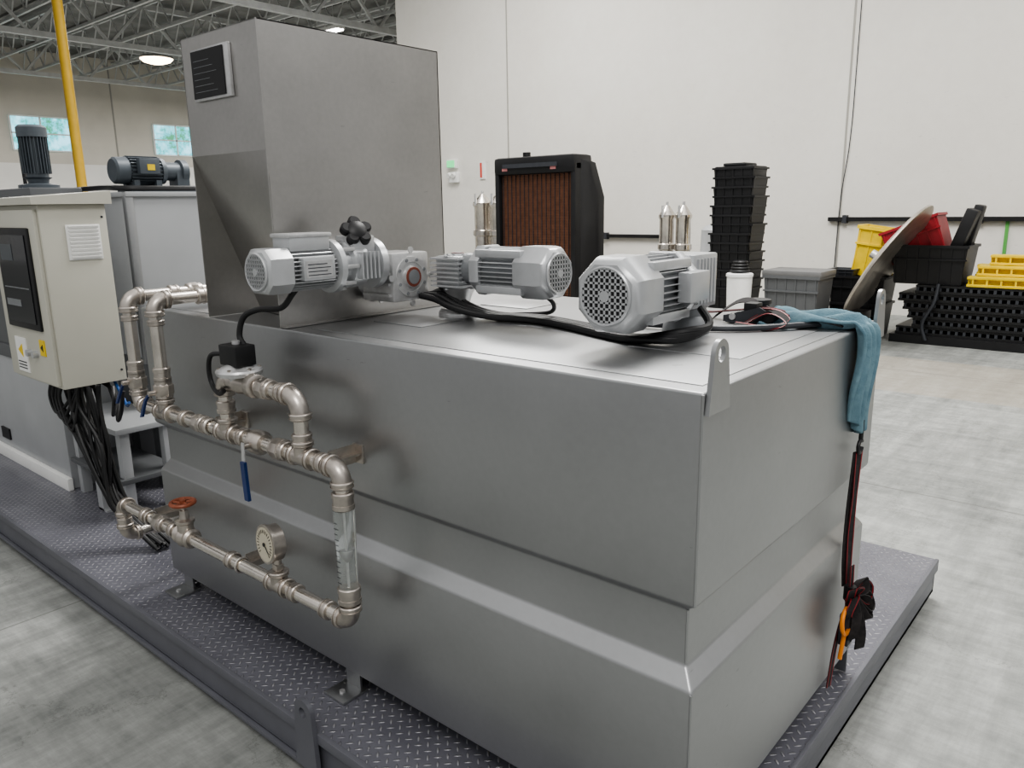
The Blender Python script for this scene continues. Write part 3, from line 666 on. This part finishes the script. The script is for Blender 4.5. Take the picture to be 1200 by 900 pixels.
def vf(c,z0,z1,r0,r1,n,mat,b):
    for i in range(n):
        rt=Matrix.Rotation(2*math.pi*i/n,3,'Z'); b.add([c+rt@V(p) for p in ((r0,-.002,z0),(r1,-.002,z0),(r1,.002,z0),(r0,.002,z0),(r0,-.002,z1),(r1,-.002,z1),(r1,.002,z1),(r0,.002,z1))],[(0,1,2,3),(7,6,5,4),(0,4,5,1),(1,5,6,2),(2,6,7,3),(3,7,4,0)],mat)
vf(c,.08,.27,.05,.07,26,bluegrey,b)
b.lathe(c+Z_*.27,Z_,[(0,.074),(.05,.074),(.062,.06)],bluegrey,28); b.box(c+V((-.12,-.04,.12)),c+V((-.06,.04,.22)),bluegrey,.005)
b.tube([c+V((-.10,0,.2)),c+V((-.14,0,.28)),c+V((-.20,0,.22)),c+V((-.20,0,.01))],.010,black,8); b.done()
b=B("pump_motor")
b.T=frame((-3.72,.55,1.915),(0,1,0)); b.lathe((0,0,0),(1,0,0),[(0,.06),(.01,.07),(.07,.072),(.072,.065),(.24,.065),(.245,.075),(.27,.07),(.28,.05),(.36,.05),(.365,.065),(.40,.065)],bluegrey,28)
fins(b,.075,.24,.06,.078,24,bluegrey,.002)
b.box((.10,-.11,-.02),(.21,-.07,.06),bluegrey,.005); b.box((.14,-.112,.0),(.18,-.109,.03),yel)
b.box((.08,-.07,-.115),(.11,.07,-.05),bluegrey); b.box((.2,-.07,-.115),(.23,.07,-.05),bluegrey); b.box((.05,-.08,-.115),(.42,.08,-.10),bluegrey)
b.box((.33,-.05,-.1),(.4,.05,0),bluegrey)
b.T=Matrix.Identity(4); b.done()
b=B("step_table")
x0,x1,y0,y1,zt=-3.86,-3.24,.24,.50,.65
b.box((x0,y0-.05,zt-.03),(x1+.02,y1,zt),greyp,.004)
for x in (x0+.03,x1-.03):
    for y in (y0,y1-.04): b.box((x-.025,y-.025,.18),(x+.025,y+.025,zt-.03),greyp,.004)
b.box((x0,y0-.05,.36),(x1+.02,y1,.385),greyd,.003)
b.done()
# ------------------------------------------------------------------ background clutter
def tote(b,cx,cy,z,w,d,h,mat,tap=.9,ribs=True,R=None):
    old=b.T
    if R is not None: b.T=Matrix.Translation((cx,cy,z))@R@Matrix.Translation((-cx,-cy,-z))
    def ring(s,zz,e=0): return [(cx-w/2*s-e,cy-d/2*s-e,zz),(cx+w/2*s+e,cy-d/2*s-e,zz),(cx+w/2*s+e,cy+d/2*s+e,zz),(cx-w/2*s-e,cy+d/2*s+e,zz)]
    rs=[ring(tap,z),ring(1,z+h*.93),ring(1,z+h*.93,.02),ring(1,z+h,.02),ring(1,z+h,-.015),ring(tap,z+.02,-.015)]
    vs=[p for r in rs for p in r]; fs=[(3,2,1,0)]
    for j in range(5):
        for i in range(4): fs.append((j*4+i,j*4+(i+1)%4,(j+1)*4+(i+1)%4,(j+1)*4+i))
    fs.append((20,21,22,23)); b.add(vs,fs,mat)
    if ribs:
        n=max(3,int(w/.12))
        for i in range(n+1):
            x=cx-w/2*.9+w*.9*i/n; b.add([(x-.008,cy-d/2*tap-.012,z+.02),(x+.008,cy-d/2*tap-.012,z+.02),(x+.008,cy-d/2-.012,z+h*.93),(x-.008,cy-d/2-.012,z+h*.93),(x-.008,cy-d/2*tap+.01,z+.02),(x+.008,cy-d/2*tap+.01,z+.02),(x+.008,cy-d/2+.01,z+h*.93),(x-.008,cy-d/2+.01,z+h*.93)],[(0,1,2,3),(7,6,5,4),(0,4,5,1),(1,5,6,2),(2,6,7,3),(3,7,4,0)],mat)
        b.box((cx-w/2-.005,cy-d/2-.015,z+h*.62),(cx+w/2+.005,cy-d/2+.02,z+h*.66),mat)
    b.T=old
b=B("black_crate_stack"); random.seed(3)
z=0; sxx_=-3.72; sw=.52
tote(b,sxx_,8.3,0,sw-.04,.42,.36,blackp); z=.28
for i in range(14):
    j=random.uniform(-.015,.015); tote(b,sxx_+j,8.3+j,z,sw,.42,.34,blackp); z+=.115
b.box((sxx_-.26,8.09,z+.10),(sxx_+.26,8.51,z+.24),blackp,.02)
b.box((sxx_-.15,8.1,z+.24),(sxx_+.15,8.45,z+.28),blackp,.02)
b.done()
b=B("grey_storage_bin"); tote(b,-2.86,8.2,.30,.66,.5,.52,greyd,.92); b.box((-3.22,7.93,.81),(-2.50,8.47,.88),M("bin_lid_grey",(.15,.15,.15),0,.5),.02)
b.box((-3.2,7.97,0),(-2.52,8.43,.30),blackp,.01); b.done()
b=B("white_bucket"); b.lathe((-3.36,7.62,0),Z_,[(0,.13),(.82,.15),(.82,.16),(.85,.16),(.86,.14)],white,24)
for i in range(4): b.torus((-3.36,7.62,.885+.035*i),Z_,.10-.01*i,.018,black,24,8)
b.done()
b=B("black_tote_with_yellow_crate")
tote(b,-2.40,9.2,0,.62,.55,.42,blackp); tote(b,-2.40,9.2,.36,.66,.55,.40,blackp)
tote(b,-2.33,9.30,.74,.46,.35,.62,yel,.9,True,Matrix.Rotation(.14,4,'Y')); tote(b,-2.60,9.1,.72,.3,.3,.12,darkg)
b.done()
b=B("rack_panel_stack")
b.box((-1.93,8.8,0),(1.6,9.7,.10),blackp)
for k in range(6):
    z=.10+k*.10; ox=.06*((k*3)%4)
    b.box((-1.88+ox,8.85,z),(1.5+ox,9.65,z+.03),blackp); b.box((-1.88+ox,8.87,z+.07),(1.5+ox,9.63,z+.095),blackp)
    for i in range(42): b.box((-1.87+ox+i*.08,8.855,z+.03),(-1.84+ox+i*.08,9.64,z+.07),darkg)
b.tube([(-1.45,8.82,.72),(-1.47,8.78,.5),(-1.57,8.77,.25),(-1.52,8.78,.05)],.02,darkg,8)
b.done()
b=B("yellow_beam_stack")
for (y,z,x0) in ((8.95,.70,-1.17),(9.17,.70,-1.12),(9.39,.70,-1.17),(9.06,.82,-1.10),(9.28,.82,-1.14),(9.17,.94,-1.0)):
    b.box((x0,y-.09,z),(1.6,y+.09,z+.03),yel,.004); b.box((x0,y-.09,z+.085),(1.6,y+.09,z+.115),yel,.004); b.box((x0,y-.02,z+.02),(1.6,y+.02,z+.1),yel)
    for i in range(18): b.box((x0+.05+i*.14,y-.085,z+.03),(x0+.07+i*.14,y+.085,z+.09),yel)
b.done()
b=B("black_tote_with_red_crate")
tote(b,-1.60,9.2,.70,.80,.62,.46,blackp)
tote(b,-1.72,9.2,1.00,.64,.46,.44,redm,.92,True,Matrix.Rotation(-.38,4,'Y'))
b.box((-1.36,9.0,1.05),(-1.23,9.3,1.58),blackp,.02,Matrix.Rotation(.3,3,'Y')); b.box((-1.29,9.2,1.1),(-1.19,9.4,1.62),blackp,.02,Matrix.Rotation(.2,3,'Y'))
b.done()
b=B("round_tank_lid")
ax=V((.855,.03,-.52)).normalized(); lc=V((-1.93,8.42,.98))
b.lathe(lc,ax,[(-.10,.02),(-.095,.25),(-.06,.52),(-.02,.72),(0,.76),(.02,.76),(.025,.72),(-.04,.50),(-.075,.25),(-.08,.02)],steel("lid_metal",(.50,.46,.41),.35,.8,6,.2),48,False)
b.cyl(lc-ax*.10,lc-ax*.2,.05,alum,16); b.box((-2.35,8.25,0),(-2.1,8.6,.40),blackp,.01)
b.done()
# radiator
b=B("industrial_radiator")
rx0,rx1,ry=-7.55,-6.02,8.0
b.box((rx0+.09,ry,.35),(rx1-.08,ry+.12,2.18),brown)
for i in range(46): b.box((rx0+.10,ry-.012,.38+i*.039),(rx1-.08,ry+.0,.388+i*.039),brown)
for i in range(16): b.box((rx0+.12+i*.083,ry-.02,.36),(rx0+.124+i*.083,ry,2.16),darkg)
b.box((rx0,ry-.08,.2),(rx0+.09,ry+.3,2.3),blackp,.03); b.box((rx1-.09,ry-.08,.2),(rx1,ry+.3,2.3),blackp,.03)
b.box((rx0,ry-.1,2.14),(rx1,ry+.35,2.40),blackp,.06); b.box((rx0+.2,ry-.12,2.24),(rx1-.3,ry-.09,2.30),darkg)
b.box((rx0,ry-.1,0),(rx1,ry+.35,.36),blackp,.04); b.cyl((rx0+.5,ry+.1,2.4),(rx0+.5,ry+.1,2.47),.06,blackp,16)
for (a,w_) in ((.18,.10),(1.1,.10)): b.box((rx0+a,ry-.105,2.20),(rx0+a+w_,ry-.10,2.24),M("red_label",(.5,.2,.2),0,.5)); 
b.prism([(rx1-.02,ry,.2),(rx1+.06,ry+.2,.3),(rx1+.14,ry+.3,.9),(rx1+.14,ry+.3,1.8),(rx1+.05,ry+.2,2.28),(rx1-.02,ry,2.35)],(0,.15,0),blackp)
b.done()
def canister(name,x,y,h,r):
    b=B(name); 
    for k in (-1,1):
        a=V((x+k*r*1.25,y,0)); b.lathe(a,Z_,[(0,r*.7),(.05,r*.7),(.3,r*.3),(.35,r),(h*.62,r),(h*.63,r*1.2),(h*.67,r*1.2),(h*.68,r),(h*.88,r),(h*.9,r*1.15),(h*.92,r*1.15),(h*.96,r*.7),(h,.03)],pipem,24)
        b.cyl(a+Z_*h,a+Z_*(h+.05),.02,alum,8); b.cyl(a+V((0,-r*1.2,h*.9)),a+V((0,-r*1.2,h*1.0)),.02,alum,8)
    b.cyl((x-r*1.3,y,.5),(x+r*1.3,y,.5),.04,pipem,12); b.done()
canister("steel_filter_housings",-8.52,8.9,1.90,.15); canister("steel_filter_housings",-7.9,9.7,1.88,.13)
canister("steel_filter_housings",-4.9,8.8,1.66,.105)
b=B("grey_drum"); b.lathe((-4.55,9.5,0),Z_,[(0,.26),(.4,.27),(.42,.28),(.44,.27),(.9,.27),(.92,.28),(.94,.27),(1.3,.26),(1.36,.2),(1.4,.05)],greyp,28); b.done()
# ------------------------------------------------------------------ lighting
w=bpy.data.worlds.new("World"); SC.world=w; w.use_nodes=True; nt=w.node_tree
bg=nt.nodes["Background"]; tc=nt.nodes.new("ShaderNodeTexCoord"); sp=nt.nodes.new("ShaderNodeSeparateXYZ"); nt.links.new(tc.outputs["Generated"],sp.inputs[0])
mr=nt.nodes.new("ShaderNodeMapRange"); mr.inputs[1].default_value=-1; mr.inputs[2].default_value=1; nt.links.new(sp.outputs["Z"],mr.inputs[0])
rr=nt.nodes.new("ShaderNodeValToRGB"); cr=rr.color_ramp; cr.elements[0].position=.0; cr.elements[0].color=(.2,.2,.2,1); cr.elements[1].position=1; cr.elements[1].color=(1.0,.99,.97,1)
for p,c in ((.48,.33),(.55,.47),(.68,.72)):
    e=cr.elements.new(p); e.color=(c,c,c,1)
nt.links.new(mr.outputs[0],rr.inputs[0]); nt.links.new(rr.outputs["Color"],bg.inputs["Color"]); bg.inputs["Strength"].default_value=.9
def area(name,loc,sx,sy,pw,rot=(0,0,0),col=(1,.985,.955)):
    l=bpy.data.lights.new(name,'AREA'); l.shape='RECTANGLE'; l.size=sx; l.size_y=sy; l.energy=pw; l.color=col
    o=bpy.data.objects.new(name,l); o.location=loc; o.rotation_euler=rot; bpy.context.collection.objects.link(o)
area("overhead_fill",(-2,4.5,7.3),3,3,560); area("overhead_fill",(3,-4,7.3),3,3,260); area("overhead_fill",(-8,7,7.3),3,3,460); area("overhead_fill",(3.5,7,7.3),3,3,260)  # unseen soft area lights added overhead in place of high bays
area("overhead_fill",(-22,8,6.1),5,5,1150); area("overhead_fill",(-24,20,6.1),5,5,1150)  # fill lights added under the decking to brighten the left hall
